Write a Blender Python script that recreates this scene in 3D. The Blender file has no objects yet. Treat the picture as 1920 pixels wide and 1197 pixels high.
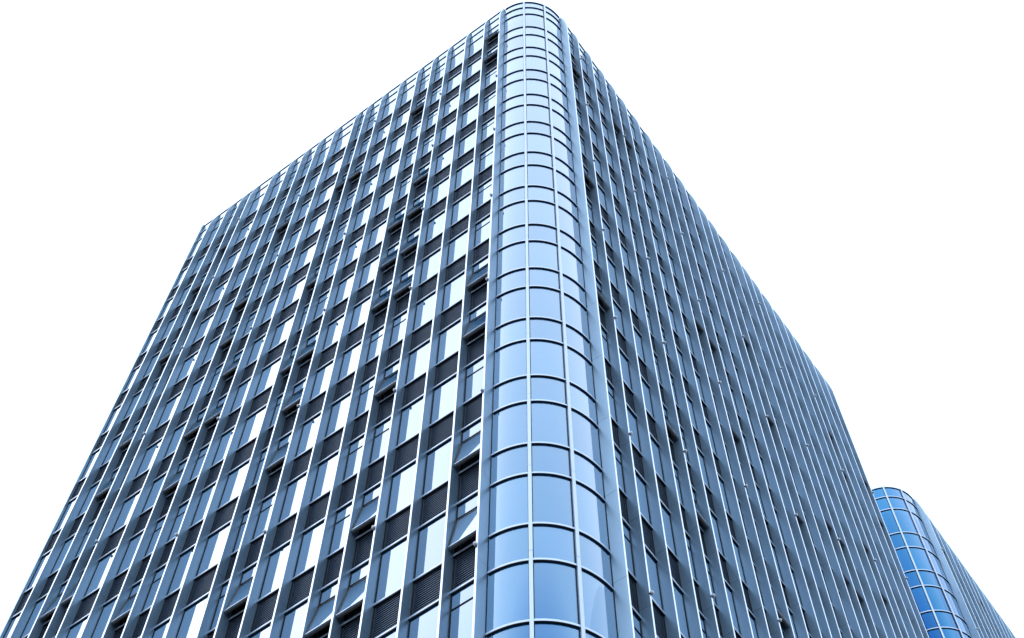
import bpy, math, random
from mathutils import Matrix, Vector
random.seed(7)
R = math.radians
sc = bpy.context.scene
col = sc.collection

# ------------------------------------------------------------------ camera
CAM = Vector((10.4496, -15.9940, -76.7772))
C_F = Vector((-0.25384594, 0.34144867, 0.9049724))
C_R = Vector((0.8072499, 0.59019786, 0.00375131))
C_U = Vector((0.5328319, -0.73149114, 0.42545373))
F_PX = 2930.7846                       # focal length in pixels of a 1920 px wide picture
cd = bpy.data.cameras.new('camera')
cam = bpy.data.objects.new('camera', cd)
col.objects.link(cam)
cam.matrix_world = Matrix(((C_R.x, C_U.x, -C_F.x, CAM.x), (C_R.y, C_U.y, -C_F.y, CAM.y),
                           (C_R.z, C_U.z, -C_F.z, CAM.z), (0, 0, 0, 1)))
cd.sensor_width = 36.0
cd.sensor_fit = 'HORIZONTAL'
cd.lens = F_PX * 36.0 / 1920.0
cd.clip_start = 0.1
cd.clip_end = 5000
sc.camera = cam

# ------------------------------------------------------------------ sky, sun, exposure
w = bpy.data.worlds.new('World')
sc.world = w
w.use_nodes = True
nt = w.node_tree
nt.nodes.clear()
out = nt.nodes.new('ShaderNodeOutputWorld')
bg = nt.nodes.new('ShaderNodeBackground')
sky = nt.nodes.new('ShaderNodeTexSky')
sky.sky_type = 'NISHITA'
sky.sun_disc = False
sky.sun_elevation = R(55)
sky.sun_rotation = R(238)
sky.air_density = 1.0
sky.dust_density = 4.0
sky.ozone_density = 1.0
hs = nt.nodes.new('ShaderNodeHueSaturation')
hs.inputs['Saturation'].default_value = 0.6
nt.links.new(sky.outputs[0], hs.inputs['Color'])
veil = nt.nodes.new('ShaderNodeMix')          # bright, even overcast over the clear sky
veil.data_type = 'RGBA'
veil.inputs[0].default_value = 0.80
veil.inputs[7].default_value = (6.9, 8.9, 11.8, 1)
nt.links.new(hs.outputs[0], veil.inputs[6])
nt.links.new(veil.outputs[2], bg.inputs[0])
bg.inputs[1].default_value = 0.12
nt.links.new(bg.outputs[0], out.inputs[0])

sd = bpy.data.lights.new('sun', 'SUN')
sd.energy = 0.5
sd.angle = R(140)
sd.color = (1.0, 0.97, 0.93)
sun = bpy.data.objects.new('sun', sd)
col.objects.link(sun)
az, el = R(238), R(55)                 # azimuth clockwise from +Y
to_sun = Vector((math.sin(az) * math.cos(el), math.cos(az) * math.cos(el), math.sin(el)))
sun.rotation_euler = to_sun.to_track_quat('Z', 'Y').to_euler()

vs = sc.view_settings
vs.view_transform = 'Standard'
vs.look = 'None'
vs.exposure = 0.7
vs.gamma = 1.0
vs.use_curve_mapping = False
sc.cycles.use_denoising = True
sc.cycles.max_bounces = 10
sc.cycles.transparent_max_bounces = 12
sc.cycles.caustics_reflective = False
sc.cycles.caustics_refractive = False

# ------------------------------------------------------------------ materials
def nodes_of(name):
    m = bpy.data.materials.new(name)
    m.use_nodes = True
    n = m.node_tree
    return m, n, n.nodes, n.links, n.nodes['Principled BSDF']

def metal(name, base, metallic, rough, streak=0.0, scale=(30, 30, 0.6)):
    m, n, N, L, b = nodes_of(name)
    b.inputs['Metallic'].default_value = metallic
    b.inputs['Base Color'].default_value = (*base, 1)
    b.inputs['Roughness'].default_value = rough
    if streak:
        tc = N.new('ShaderNodeTexCoord'); mp = N.new('ShaderNodeMapping')
        mp.inputs['Scale'].default_value = scale
        gm = N.new('ShaderNodeNewGeometry')
        nz = N.new('ShaderNodeTexNoise'); nz.inputs['Scale'].default_value = 1.0
        nz.inputs['Detail'].default_value = 5
        L.new(gm.outputs['Position'], mp.inputs[0]); L.new(mp.outputs[0], nz.inputs['Vector'])
        mr = N.new('ShaderNodeMapRange')
        mr.inputs['To Min'].default_value = rough - streak * .5
        mr.inputs['To Max'].default_value = rough + streak
        L.new(nz.outputs[0], mr.inputs[0]); L.new(mr.outputs[0], b.inputs['Roughness'])
        cr = N.new('ShaderNodeMix'); cr.data_type = 'RGBA'
        cr.inputs[6].default_value = (*[c * .90 for c in base], 1)
        cr.inputs[7].default_value = (*[min(1, c * 1.09) for c in base], 1)
        oi = N.new('ShaderNodeObjectInfo')
        ad = N.new('ShaderNodeMath'); ad.operation = 'MULTIPLY_ADD'
        ad.inputs[1].default_value = 0.45
        L.new(oi.outputs['Random'], ad.inputs[0])
        hf = N.new('ShaderNodeMath'); hf.operation = 'MULTIPLY'; hf.inputs[1].default_value = .55
        L.new(nz.outputs[0], hf.inputs[0]); L.new(hf.outputs[0], ad.inputs[2])
        L.new(ad.outputs[0], cr.inputs[0]); L.new(cr.outputs[2], b.inputs['Base Color'])
    return m

def plain(name, base, rough=.6, spec=.4):
    m, n, N, L, b = nodes_of(name)
    b.inputs['Base Color'].default_value = (*base, 1)
    b.inputs['Roughness'].default_value = rough
    b.inputs['Specular IOR Level'].default_value = spec
    return m

def noisy(name, a, c, scale, rough=.8):
    m, n, N, L, b = nodes_of(name)
    gm = N.new('ShaderNodeNewGeometry')
    nz = N.new('ShaderNodeTexNoise'); nz.inputs['Scale'].default_value = scale; nz.inputs['Detail'].default_value = 6
    L.new(gm.outputs['Position'], nz.inputs['Vector'])
    mx = N.new('ShaderNodeMix'); mx.data_type = 'RGBA'
    mx.inputs[6].default_value = (*a, 1); mx.inputs[7].default_value = (*c, 1)
    L.new(nz.outputs[0], mx.inputs[0]); L.new(mx.outputs[2], b.inputs['Base Color'])
    b.inputs['Roughness'].default_value = rough
    return m

def coated_glass(name, stops, clear, glow):
    """blue solar-control glass: reflectance rises and loses its tint towards grazing angles; a little is seen through"""
    m = bpy.data.materials.new(name); m.use_nodes = True
    n = m.node_tree; N = n.nodes; L = n.links; N.clear()
    o = N.new('ShaderNodeOutputMaterial')
    lw = N.new('ShaderNodeLayerWeight'); lw.inputs['Blend'].default_value = .5
    oi = N.new('ShaderNodeObjectInfo')
    ramp = N.new('ShaderNodeValToRGB')
    e = ramp.color_ramp.elements
    e[0].position, e[0].color = stops[0][0], (*stops[0][1], 1)
    e[1].position, e[1].color = stops[-1][0], (*stops[-1][1], 1)
    for p, c in stops[1:-1]:
        k = e.new(p); k.color = (*c, 1)
    L.new(lw.outputs['Facing'], ramp.inputs[0])
    # slight pane-to-pane waviness
    gm = N.new('ShaderNodeNewGeometry')
    nz = N.new('ShaderNodeTexNoise'); nz.inputs['Scale'].default_value = .9; nz.inputs['Detail'].default_value = 1.5
    L.new(gm.outputs['Position'], nz.inputs['Vector'])
    bp = N.new('ShaderNodeBump'); bp.inputs['Strength'].default_value = .02; bp.inputs['Distance'].default_value = .05
    L.new(nz.outputs[0], bp.inputs['Height'])
    gl = N.new('ShaderNodeBsdfGlossy'); gl.inputs['Roughness'].default_value = .015
    hv = N.new('ShaderNodeHueSaturation')
    mr = N.new('ShaderNodeMapRange'); mr.inputs['To Min'].default_value = .93; mr.inputs['To Max'].default_value = 1.05
    L.new(oi.outputs['Random'], mr.inputs[0]); L.new(mr.outputs[0], hv.inputs['Value'])
    L.new(ramp.outputs[0], hv.inputs['Color'])
    L.new(hv.outputs[0], gl.inputs['Color']); L.new(bp.outputs[0], gl.inputs['Normal'])
    df = N.new('ShaderNodeBsdfDiffuse'); df.inputs['Color'].default_value = (*glow, 1)
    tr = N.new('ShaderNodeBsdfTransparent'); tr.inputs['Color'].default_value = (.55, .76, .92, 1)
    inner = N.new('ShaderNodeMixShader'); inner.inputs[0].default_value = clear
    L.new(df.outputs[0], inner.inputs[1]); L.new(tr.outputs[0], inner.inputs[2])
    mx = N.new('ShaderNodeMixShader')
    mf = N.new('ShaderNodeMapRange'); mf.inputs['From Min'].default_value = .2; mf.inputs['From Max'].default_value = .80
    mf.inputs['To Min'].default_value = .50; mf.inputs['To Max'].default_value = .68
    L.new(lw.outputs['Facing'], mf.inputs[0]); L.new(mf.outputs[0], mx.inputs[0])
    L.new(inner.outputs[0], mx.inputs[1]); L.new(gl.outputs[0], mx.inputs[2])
    L.new(mx.outputs[0], o.inputs[0])
    return m

M_FIN = metal('silver_fin_paint', (.30, .43, .535), .70, .39, .05)
M_NOSE = metal('bright_fin_edge', (.74, .77, .81), .85, .32)
M_RAIL = metal('anodised_aluminium', (.50, .55, .62), .85, .36, .08, (4, 4, 4))
M_GLASS = coated_glass('blue_coated_glass', [(.20, (.03, .10, .28)), (.36, (.09, .26, .50)), (.47, (.32, .43, .55)), (.58, (.49, .54, .61)), (.76, (.67, .73, .80)), (1, (.95, .96, .97))], .30, (.002, .12, .26))
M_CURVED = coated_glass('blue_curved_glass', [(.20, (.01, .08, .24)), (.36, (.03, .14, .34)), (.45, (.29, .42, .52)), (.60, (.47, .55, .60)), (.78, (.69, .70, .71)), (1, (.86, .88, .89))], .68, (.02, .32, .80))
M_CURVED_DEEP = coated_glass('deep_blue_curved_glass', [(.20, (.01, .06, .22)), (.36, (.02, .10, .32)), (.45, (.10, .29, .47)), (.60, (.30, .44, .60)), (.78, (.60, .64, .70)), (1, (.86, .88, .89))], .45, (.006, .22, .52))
M_GASKET_SHADE = plain('black_gasket_and_shade', (.008, .009, .012), .6, .2)  # real gaskets, and the painted shade strips under the rails
M_BLADE = metal('louvre_blade', (.022, .030, .044), .3, .5)
M_LIP = metal('louvre_lip', (.12, .17, .24), .7, .40)
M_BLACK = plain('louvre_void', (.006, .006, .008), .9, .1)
M_SASH = metal('sash_aluminium', (.60, .60, .60), .7, .35)
M_UNDER = plain('sash_edge', (.16, .14, .12), .5)
M_CEIL = plain('ceiling_white', (.62, .63, .64), .8)
M_SLAB = plain('slab_grey', (.10, .10, .11), .8)
M_CORE = plain('core_grey', (.16, .17, .18), .8)
M_LAMP = plain('lamp_white', (.80, .80, .80), .35)
M_WALL = noisy('rear_panel', (.28, .30, .33), (.36, .38, .41), .4, .5)
M_GROUND = noisy('plaza_paving', (.07, .07, .072), (.12, .12, .118), .25)

# ------------------------------------------------------------------ mesh helpers
class MB:
    def __init__(s): s.v = []; s.f = []; s.m = []; s.sm = set()
    def box(s, x0, x1, y0, y1, z0, z1, mi=0):
        b = len(s.v)
        s.v += [(x0, y0, z0), (x1, y0, z0), (x1, y1, z0), (x0, y1, z0), (x0, y0, z1), (x1, y0, z1), (x1, y1, z1), (x0, y1, z1)]
        s.f += [(b, b+3, b+2, b+1), (b+4, b+5, b+6, b+7), (b, b+1, b+5, b+4), (b+1, b+2, b+6, b+5), (b+2, b+3, b+7, b+6), (b+3, b, b+4, b+7)]
        s.m += [mi] * 6
    def prism_z(s, poly, z0, z1, mi=0):          # poly counter-clockwise in xy
        b = len(s.v); n = len(poly)
        s.v += [(x, y, z0) for x, y in poly] + [(x, y, z1) for x, y in poly]
        s.f.append(tuple(b + i for i in reversed(range(n)))); s.f.append(tuple(b + n + i for i in range(n)))
        for i in range(n):
            j = (i + 1) % n
            s.f.append((b + i, b + j, b + n + j, b + n + i))
        s.m += [mi] * (n + 2)
    def prism_x(s, poly, x0, x1, mi=0):          # poly counter-clockwise in yz
        b = len(s.v); n = len(poly)
        s.v += [(x0, y, z) for y, z in poly] + [(x1, y, z) for y, z in poly]
        s.f.append(tuple(b + i for i in reversed(range(n)))); s.f.append(tuple(b + n + i for i in range(n)))
        for i in range(n):
            j = (i + 1) % n
            s.f.append((b + i, b + j, b + n + j, b + n + i))
        s.m += [mi] * (n + 2)
    def arc(s, r0, r1, a0, a1, z0, z1, seg=10, mi=0):
        poly = []
        for i in range(seg + 1):
            a = a0 + (a1 - a0) * i / seg
            poly.append((math.cos(a), math.sin(a)))
        sec = [(r0, z0), (r1, z0), (r1, z1), (r0, z1)]
        for k in range(4):                       # each of the four sides has its own vertices, so the curve shades smoothly
            b = len(s.v)
            for c, d in poly:
                for r, z in (sec[k], sec[(k + 1) % 4]):
                    s.v.append((c*r, d*r, z))
            for i in range(seg):
                p = b + 2*i
                s.f.append((p + 1, p + 3, p + 2, p)); s.m.append(mi)
                s.sm.add(len(s.f) - 1) if k in (1, 3) else None
        for (c, d), rev in ((poly[0], 0), (poly[-1], 1)):
            b = len(s.v)
            s.v += [(c*r, d*r, z) for r, z in sec]
            s.f.append((b, b+1, b+2, b+3) if rev else (b+3, b+2, b+1, b)); s.m.append(mi)
    def mesh(s, name, mats, smooth=False):
        me = bpy.data.meshes.new(name)
        me.from_pydata(s.v, [], s.f)
        for m in mats: me.materials.append(m)
        if any(s.m): me.polygons.foreach_set('material_index', s.m)
        if smooth == 'arc': me.polygons.foreach_set('use_smooth', [i in s.sm for i in range(len(s.f))])
        elif smooth: me.polygons.foreach_set('use_smooth', [True] * len(s.f))
        me.update()
        return me

def link(name, data, parent=None, mat=None):
    o = bpy.data.objects.new(name, data)
    col.objects.link(o)
    if parent is not None: o.parent = parent
    if mat is not None: o.matrix_local = mat
    return o

# ------------------------------------------------------------------ facade dimensions (metres)
H = 3.8            # storey
HS = 1.5           # louvre zone of a storey
FD, FT = 0.34, 0.06   # fin depth and thickness
CR = 2.12          # from the virtual corner to the first fin
RG = 2.06          # radius of the curved glass
ZR = 5.02          # top of the parapet; z = 0 is the top of the highest louvre row
Z_LEVELS_TOP = [ZR, 3.90, 2.55]
NST = 20           # storeys down to the ground
ZG = -78.4
N_IN = 15          # storeys worth full detail (in or just under the frame)
GK = 0.035         # gasket width

class Facade:
    """pieces are placed by (distance along the wall from the corner, z); the local y axis points outwards"""
    def __init__(s, tower_origin, kind):
        s.o = tower_origin; s.kind = kind
        s.rot = Matrix.Rotation(R(180) if kind == 'L' else R(-90), 4, 'Z')
    def mat(s, a, z, extra=None):
        p = Vector((-a, 0, z)) if s.kind == 'L' else Vector((0, a, z))
        m = Matrix.Translation(p) @ s.rot
        return m @ extra if extra is not None else m
    def visible(s, clear):
        """share of a bay's wall that the next fin leaves in view from the pavement below"""
        def f(a):
            c = CAM - s.o
            if s.kind == 'L': da, db = a + c.x, -c.y
            else: da, db = a - c.y, c.x
            return max(0.0, 1 - FD * abs(da) / db / clear)
        return f

def to_px(p):
    d = p - CAM
    k = d.dot(C_F)
    return Vector((960 + F_PX * d.dot(C_R) / k, 598.5 - F_PX * d.dot(C_U) / k))

class Kit:
    """collects alike pieces of one tower; the 300 that show largest become objects, the rest one joined mesh"""
    def __init__(s, tower): s.t = tower; s.k = {}
    def add(s, name, me, m, share=1.0, simple=None):
        s.k.setdefault(name, []).append((me, m, share, simple))
    def size(s, me, m, share):
        M = s.t.matrix_world_cache @ m
        bb = [Vector(v) for v in me['bb']]
        px = [to_px(M @ v) for v in bb]
        x0, x1 = min(q.x for q in px), max(q.x for q in px); y0, y1 = min(q.y for q in px), max(q.y for q in px)
        cx0, cx1, cy0, cy1 = max(x0, 0), min(x1, 1920), max(y0, 0), min(y1, 1197)
        if cx1 <= cx0 or cy1 <= cy0: return 0
        return (cx1 - cx0) * (cy1 - cy0) * share
    def flush(self, limit=300):
        t = self.t
        for name, items in self.k.items():
            sized = sorted(((self.size(me, m, sh), i) for i, (me, m, sh, si) in enumerate(items)), reverse=True)
            keep = [i for z, i in sized[:limit] if z > 6]
            ks = set(keep)
            insight = {i for z, i in sized if z > 0}
            for i in keep:
                link(name, items[i][0], t.e, items[i][1])
            rest = [i for z, i in sized if i not in ks]
            if rest:
                V, Fc, MI = [], [], []
                for i in rest:
                    me, m, sh, si = items[i]
                    src = si if (si is not None and i not in insight) else me
                    b = len(V)
                    V += [tuple(m @ v.co) for v in src.vertices]
                    Fc += [tuple(b + q for q in p.vertices) for p in src.polygons]
                    MI += [p.material_index for p in src.polygons]
                me = bpy.data.meshes.new(name)
                me.from_pydata(V, [], Fc)
                for mt in items[0][0].materials: me.materials.append(mt)
                me.polygons.foreach_set('material_index', MI)
                me.update()
                o = link(name, me, t.e)
                o['kind'] = 'stuff'

_cache = {}
def cached(key, fn):
    if key not in _cache:
        me = fn()
        xs = [v.co for v in me.vertices]
        x0, x1 = min(v.x for v in xs), max(v.x for v in xs); y0, y1 = min(v.y for v in xs), max(v.y for v in xs)
        z0, z1 = min(v.z for v in xs), max(v.z for v in xs)
        me['bb'] = [[x, y, z] for x in (x0, x1) for y in (y0, y1) for z in (z0, z1)]
        _cache[key] = me
    return _cache[key]

def fin_panel():
    b = MB(); c = .009; h = FT / 2
    b.prism_z([(-h, -.10), (h, -.10), (h, FD - c), (h - c, FD), (-h + c, FD), (-h, FD - c)], -H + .005, -.005)
    b.m[4] = b.m[5] = b.m[6] = 1
    return b.mesh('fin_panel', [M_FIN, M_NOSE])
def fin_top():
    b = MB(); h = FT / 2
    hh = ZR - 2.6
    pts = [(-.10, .005), (FD, .005)]
    for i in range(1, 15):
        t = math.pi / 2 * i / 14
        q = math.sin(t)
        pts.append((FD * max(0, 1 - q ** 1.35) ** .74 if i < 14 else .0, hh * q))
    pts.append((-.10, hh))
    b.prism_x(pts, -h, h)
    for i in range(2, len(b.m) - 3): b.m[2 + i - 1] = 1
    b.m[2] = 0
    return b.mesh('fin_panel', [M_FIN, M_NOSE])
def fin_seam(z0, z1, near=0):
    def f():
        b = MB()
        b.box(-.022, .022, -.09, FD - .012, z0, z1)
        for sx in (-1, 1):
            g, y = (.012, -.045) if sx == near else (GK, .012)
            x0, x1 = sorted((sx * (FT / 2 - .004), sx * (FT / 2 + g)))
            b.box(x0, x1, -.11, y, z0, z1 + 2.3)
        return b.mesh('gasket', [M_GASKET_SHADE])
    return f
def pane(wd, h):
    def f():
        b = MB(); b.box(-wd/2, wd/2, -.024, 0, 0, h); return b.mesh('window_pane', [M_GLASS])
    return f
def rail(wd, hh=.040, yo=.052):
    def f():
        b = MB(); c = .008
        b.prism_x([(-.09, -hh), (yo - c, -hh), (yo, -hh + c), (yo, hh - c), (yo - c, hh), (-.09, hh)], -wd/2, wd/2)
        b.box(-wd/2 + .001, wd/2 - .001, -.08, yo - .012, -hh - .030, -hh + .001, 1)  # added black strip: shade under the rail, painted in
        return b.mesh('rail', [M_RAIL, M_GASKET_SHADE])
    return f
def transom(wd):
    def f():
        b = MB(); b.box(-wd/2, wd/2, -.05, .016, -.020, .020); return b.mesh('transom_bar', [M_GASKET_SHADE])
    return f
def louver(wd, simple=False):
    def f():
        b = MB(); z1, z0 = -.044, -HS + .044
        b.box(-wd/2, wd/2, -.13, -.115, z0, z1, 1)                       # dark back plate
        fw = .035
        b.box(-wd/2, -wd/2 + fw, -.115, -.008, z0, z1, 0)
        b.box(wd/2 - fw, wd/2, -.115, -.008, z0, z1, 0)
        b.box(-wd/2 + fw, wd/2 - fw, -.115, -.012, z1 - .07, z1, 0)
        n = 14 if not simple else 5
        zt = z1 - .09
        p = (zt - z0 - .02) / n
        for i in range(n):
            z = zt - p * (i + .5)
            if simple:
                b.box(-wd/2 + fw, wd/2 - fw, -.05, -.02, z - .03, z + .03, 0); continue
            b.box(-wd/2 + fw, wd/2 - fw, -.028, -.016, z - .010, z + .007, 2)      # front lip
            y0, y1 = -.105, -.027
            b.prism_x([(y0, z + .040), (y1, z + .004), (y1, z + .010), (y0, z + .046)], -wd/2 + fw, wd/2 - fw, 1)
        return b.mesh('louver', [M_BLADE, M_BLACK, M_LIP])
    return f
SL = 1.55
def sash_frame(wd):
    def f():
        b = MB()
        t = .03
        b.box(-wd/2, -wd/2 + t, -.055, -.002, -SL, 0, 1)
        b.box(wd/2 - t, wd/2, -.055, -.002, -SL, 0, 1)
        b.box(-wd/2 + t, wd/2 - t, -.055, -.002, -.05, 0, 1)
        b.box(-wd/2, wd/2, -.060, .020, -SL - .015, -SL + .035, 0)       # bright bottom rail
        b.box(-wd/2 + .02, wd/2 - .02, -.085, -.030, -SL - .030, -SL - .015, 1)
        b.box(-wd/2 + .12, -wd/2 + .34, -.080, -.062, -SL - .02, -SL + .01, 0)
        b.box(wd/2 - .34, wd/2 - .12, -.080, -.062, -SL - .02, -SL + .01, 0)
        return b.mesh('awning_window', [M_RAIL, M_UNDER])
    return f
def stay():
    b = MB(); b.box(-.012, .012, -.006, .006, -.62, 0); return b.mesh('stay_arm', [M_UNDER])
def curved_pane(h, mt):
    def f():
        b = MB(); g = .008
        b.arc(RG - .024, RG, g, R(30) - g, 0, h, 12)
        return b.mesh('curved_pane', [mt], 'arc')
    return f
def curved_rail():
    b = MB(); g = .018
    b.arc(RG - .07, RG + .048, g, R(30) - g, -.036, .036, 12)
    b.arc(RG - .06, RG + .036, g, R(30) - g, -.060, -.035, 12, 1)  # black arc added as painted shade below the curved rail
    return b.mesh('curved_rail', [M_RAIL, M_GASKET_SHADE], 'arc')
def dome():
    b = MB()
    n = 10
    b.v.append((0, .090, 0))
    prof = [(.080, .026), (.058, .048), (.022, .058), (.0, .052), (-.012, .03)]
    for y, r in prof:
        b.v += [(r * math.cos(2*math.pi*i/n), y, r * math.sin(2*math.pi*i/n)) for i in range(n)]
    for i in range(n):
        j = (i + 1) % n
        b.f.append((0, 1 + j, 1 + i)); b.m.append(0)
        for k in range(len(prof) - 1):
            p = 1 + k*n
            b.f.append((p + i, p + j, p + n + j, p + n + i)); b.m.append(0 if k < 3 else 1)
    b.box(-.016, .05, -.03, -.008, -.055, -.02, 1)
    return b.mesh('dome_light', [M_LAMP, M_GASKET_SHADE], True)

def flat_footprint(u_left, v_end, inset, n=9):
    """rounded footprint, counter-clockwise, in tower coordinates"""
    pts = [(-u_left + inset, inset)]
    r = RG - (inset - .06)
    for i in range(n + 1):
        a = -math.pi/2 + math.pi/2 * i / n
        pts.append((-CR + r * math.cos(a), CR + r * math.sin(a)))
    yc = v_end + .06
    for i in range(n + 1):
        a = math.pi/2 * i / n
        pts.append((-CR + r * math.cos(a), yc + r * math.sin(a)))
    pts.append((-u_left + inset, yc + r))
    return pts

def glass_levels():
    """(bottom z, height, kind) of every glazed row from the parapet down"""
    lv = [(3.90, ZR - 3.90, 'parapet'), (2.55, 1.35, 'parapet'), (0.0, 2.55, 'vision')]
    for n in range(NST):
        lv.append((-n*H - HS, HS, 'louver'))
        lv.append((-(n+1)*H, H - HS, 'vision'))
    return lv

class Tower:
    def __init__(s, name, origin, label, curved):
        s.curved = curved
        s.o = Vector(origin)
        s.e = bpy.data.objects.new(name, None); col.objects.link(s.e)
        s.e.location = (s.o.x, s.o.y, ZG)
        s.e['label'] = label; s.e['category'] = 'office tower'
        s.up = Matrix.Translation(Vector((0, 0, s.o.z - ZG)))     # storey coordinates -> the Empty's
        s.kit = Kit(s); s.matrix_world_cache = Matrix.Translation(Vector((s.o.x, s.o.y, ZG)))
        s.facades = {k: Facade(s.o, k) for k in 'LR'}
        s.v_end = 0
    def part(s, name, me, m=None):
        return link(name, me, s.e, s.up @ m if m is not None else s.up)
    def facade(s, kind, fins, opened, lamps, skip_fin=()):
        fc = s.facades[kind]; k = s.kit
        add = lambda nm, me, m, share=1.0, simple=None: k.add(nm, me, s.up @ m, share, simple)
        fp, ft = cached('fin', fin_panel), cached('fintop', fin_top)
        dm = cached('dome', dome)
        for i, u in enumerate(fins):
            if i in skip_fin: continue
            a = u + FT/2
            add('fin_panel', ft, fc.mat(a, 2.6))
            for j in range(NST + 1):
                add('fin_panel', fp, fc.mat(a, 2.6 - j*H))
            near = 0 if 0 < i else (-1 if kind == 'L' else 1)
            if kind == 'R' and i == len(fins) - 1: near = -1
            s.part('gasket', cached(('seam', near), fin_seam(-NST*H - .6, 2.62, near)), fc.mat(a, 0))
        for i, par in lamps:
            for n in range(NST):
                if n % 2 == par and not (kind == 'R' and i == 24 and n == 0):
                    add('dome_light', dm, fc.mat(fins[i] + FT/2 + .005, -(n + .195)*H, Matrix.Translation(Vector((0, FD + .012, 0)))))
        for i in range(len(fins) - 1):
            c0, c1 = fins[i] + FT, fins[i+1]
            cw = round(c1 - c0 - .004, 3); a = (c0 + c1) / 2
            pw = round(cw - 2*GK - .004, 3)
            share = fc.visible(cw)(a)
            oper = i % 4 in (0, 3)
            rl = cached(('rail', cw), rail(cw)); lv = cached(('lv', pw), louver(pw)); lvs = cached(('lvs', pw), louver(pw, True))
            top = cached(('rail', cw, 's'), rail(cw, .028, .040))
            for z in (ZR - .031, 3.90, 2.55):
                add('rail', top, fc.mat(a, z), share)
            add('window_pane', cached(('p', pw, 'a'), pane(pw, ZR - 3.9 - .10)), fc.mat(a, 3.94), share)
            add('window_pane', cached(('p', pw, 'b'), pane(pw, 1.35 - .07)), fc.mat(a, 2.585), share)
            for n in range(-1, NST):
                zt = -n*H
                if n >= 0:
                    add('louver', lv, fc.mat(a, zt), share, lvs)
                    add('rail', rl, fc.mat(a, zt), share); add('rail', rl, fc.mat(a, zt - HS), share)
                g1 = zt - HS if n >= 0 else 2.55          # top of the glass
                g0 = -(n+1)*H                             # bottom of the glass
                if not oper:
                    h = g1 - g0 - .09
                    add('window_pane', cached(('p', pw, round(h, 2)), pane(pw, h)), fc.mat(a, g0 + .045), share)
                else:
                    zh = g0 + 1.63                        # hinge line
                    h1 = g1 - zh - .065
                    add('transom_bar', cached(('tr', pw), transom(pw)), fc.mat(a, zh), share)
                    add('top_light', cached(('p', pw, round(h1, 2)), pane(pw, h1)), fc.mat(a, zh + .022), share)
                    if (i, n) in opened:
                        ang = opened[(i, n)]
                        m = fc.mat(a, zh - .02, Matrix.Rotation(R(ang), 4, 'X'))
                        fr = s.part('awning_window', cached(('sash', pw), sash_frame(pw)), m)
                        pn = cached(('sp', pw), lambda: pane(pw - .062, SL - .09)())
                        link('pane', pn, fr, Matrix.Translation(Vector((0, -.010, -SL + .037))))
                        for sx in (-1, 1):
                            link('stay_arm', cached('stay', stay), fr, Matrix.Translation(Vector((sx*(pw/2 - .05), -.07, -SL*.55))) @ Matrix.Rotation(R(-38), 4, 'X'))
                    else:
                        add('sash_pane', cached(('p', pw, 's'), pane(pw, 1.63 - .045 - .024)), fc.mat(a, g0 + .045), share)
    def corner(s, cy, a_start):
        k = s.kit
        for q in range(3):
            a0 = a_start + q * R(30)
            m0 = Matrix.Translation(Vector((-CR, cy, 0))) @ Matrix.Rotation(a0, 4, 'Z')
            for z, h, kind in glass_levels():
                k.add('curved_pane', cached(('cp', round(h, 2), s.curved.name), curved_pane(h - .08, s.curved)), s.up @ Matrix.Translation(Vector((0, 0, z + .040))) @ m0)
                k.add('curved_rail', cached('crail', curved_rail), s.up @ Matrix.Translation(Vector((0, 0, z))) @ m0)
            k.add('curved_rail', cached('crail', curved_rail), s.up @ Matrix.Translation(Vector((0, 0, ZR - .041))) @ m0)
        for q in (1, 2):
            a0 = a_start + q * R(30)
            b = MB()
            cuts = [ZR] + [2.6 - j*H for j in range(NST + 1)] + [-NST*H - 1.2]
            for c in range(len(cuts) - 1):
                b.box(RG - .06, RG + .085, -.045, .045, cuts[c+1] + .006, cuts[c] - .006)
            b.box(RG - .07, RG + .02, -.060, .060, cuts[-1], ZR - .02, 1)
            b.box(RG - .05, RG + .075, -.036, .036, cuts[-1], ZR - .03, 1)
            m0 = Matrix.Translation(Vector((-CR, cy, 0))) @ Matrix.Rotation(a0, 4, 'Z')
            s.part('mullion', b.mesh('mullion', [M_RAIL, M_GASKET_SHADE]), m0)
    def body(s, u_left, v_end):
        """floors, core, roof and the plain rear walls"""
        for n in range(NST + 1):
            b = MB(); zt = -n*H
            b.prism_z(flat_footprint(u_left, v_end, .20), zt - HS + .02, zt - .22, 0)
            b.prism_z(flat_footprint(u_left, v_end, .26), zt - HS - .02, zt - HS + .018, 1)
            s.part('floor_slab', b.mesh('floor_slab', [M_SLAB, M_CEIL]))
            if n < N_IN:
                b = MB()
                for r0, r1 in ((1.62, 1.73), (.70, .74)):
                    b.arc(r0, r1, R(-90), 0, -.10, 0, 14)
                for q in (R(-72), R(-45), R(-18)):
                    c, d = math.cos(q), math.sin(q); px, py = -d*.03, c*.03
                    b.prism_z([(c*.74 - px, d*.74 - py), (c*1.62 - px, d*1.62 - py), (c*1.62 + px, d*1.62 + py), (c*.74 + px, d*.74 + py)], -.07, 0)
                s.part('ceiling_bulkhead', b.mesh('ceiling_bulkhead', [M_CEIL]), Matrix.Translation(Vector((-CR, CR, zt - HS - .022))))
        b = MB(); b.prism_z(flat_footprint(u_left, v_end, .25), 2.15, 2.5); s.part('roof_deck', b.mesh('roof_deck', [M_SLAB]))
        b = MB(); b.box(-u_left + 4, -5.0, 5.0, v_end - 3, -NST*H - 1.2, 4.0); s.part('core_wall', b.mesh('core_wall', [M_CORE]))
        yb = v_end + .06 + RG
        b = MB()
        b.box(-u_left - .22, -u_left - .06, .02, yb, -NST*H - 2.4, ZR)
        b.box(-u_left - .06, -CR + .02, yb - .16, yb, -NST*H - 2.4, ZR)
        s.part('rear_wall', b.mesh('rear_wall', [M_WALL]))
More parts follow.
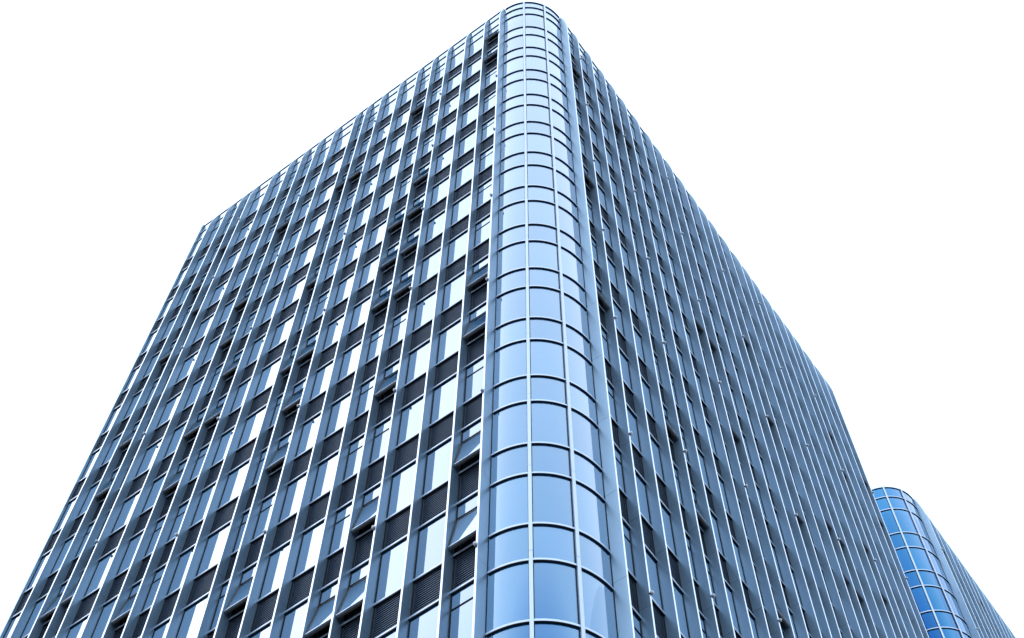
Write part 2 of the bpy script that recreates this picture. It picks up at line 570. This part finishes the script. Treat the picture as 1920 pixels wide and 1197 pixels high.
        b = MB(); b.prism_z(flat_footprint(u_left, v_end, .02), -NST*H - 2.4 - 0.3, -NST*H - .6); s.part('plinth', b.mesh('plinth', [M_WALL]))
    def finish(s):
        s.kit.flush()

# ------------------------------------------------------------------ ground
b = MB(); b.box(-900, 900, -900, 900, -1.0, 0)
g = link('ground', b.mesh('ground', [M_GROUND]), None, Matrix.Translation(Vector((0, 0, ZG))))
g['kind'] = 'structure'; g['label'] = 'dark paved ground around the towers'

# ------------------------------------------------------------------ the near tower
LF = [2.12, 3.105, 4.31, 5.515, 6.505, 7.48, 8.70, 9.91, 10.92, 11.68, 13.12, 14.28, 15.29, 16.28, 17.51, 18.95, 19.70, 20.68, 21.88, 23.05]
RF = [2.12]
for _ in range(6):
    for d in (.99, 1.21, 1.21, .99): RF.append(RF[-1] + d)
def opens(lst):
    rnd = random.Random(3)
    return {k: 9.0 + rnd.random() * 1.6 for k in lst}
# (bay, storey): a left bay is named by its far fin - 1, a right bay by its near fin
OL = [(1, -1), (1, 0), (1, 7), (1, 8), (1, 10), (1, 11), (4, 3), (4, 4), (4, 5), (4, 6), (4, 8), (4, 10), (4, 11), (5, 0), (5, 4), (5, 5), (5, 6), (5, 11),
      (8, 1), (8, 6), (8, 7), (8, 8), (8, 10), (9, 1), (9, 4), (9, 6), (12, 1), (12, 5), (12, 6), (13, 3), (13, 4), (13, 6), (13, 7), (13, 9),
      (16, 0), (16, 2), (16, 8), (17, 1), (17, 3), (17, 5), (17, 6), (17, 8)]
OR = [(1, 0), (1, 4), (1, 7), (4, 0), (4, 8), (5, 0), (5, 9), (8, 4), (9, 4), (9, 6), (9, 9), (13, 2), (13, 4), (13, 6), (16, 5), (16, 6), (17, 5), (17, 6),
      (20, 4), (20, 5), (21, 1), (21, 2), (24, 1), (24, 2)]
T1 = Tower('office_tower', (0, 0, 0), 'tall blue glass office tower with silver vertical fins and pale rounded glass corner', M_CURVED)
T1.facade('L', LF, opens([(i - 1, n) for i, n in OL]), [(0, 0), (3, 1), (7, 0), (11, 1), (15, 0)], skip_fin=(19,))
T1.facade('R', RF, opens([(i - 1, n) for i, n in OR]), [(1, 0), (4, 1), (8, 0), (12, 1), (16, 0), (20, 1), (24, 0)])
T1.corner(CR, R(-90))
T1.corner(RF[-1] + .06, 0)
T1.body(LF[-1] + .1, RF[-1])
b = MB(); b.box(-LF[-1] - .08, -LF[-1], -.12, .30, -NST*H - 1.2, ZR); T1.part('end_trim', b.mesh('end_trim', [M_FIN]))
b = MB(); b.box(-LF[-1], -LF[-1] + GK, -.012, .10, -NST*H - 1.2, ZR - .05); T1.part('gasket', b.mesh('gasket', [M_GASKET_SHADE]))
T1.finish()

# ------------------------------------------------------------------ the tower behind
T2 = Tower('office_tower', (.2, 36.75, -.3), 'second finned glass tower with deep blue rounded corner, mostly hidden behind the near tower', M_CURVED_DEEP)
RF2 = RF[:21]
T2.facade('R', RF2, opens([(0, -1), (4, -1)]), [(0, 0)])
T2.facade('L', LF[:3], {}, [])
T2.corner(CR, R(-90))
T2.body(LF[2] + .1, RF2[-1])
T2.finish()
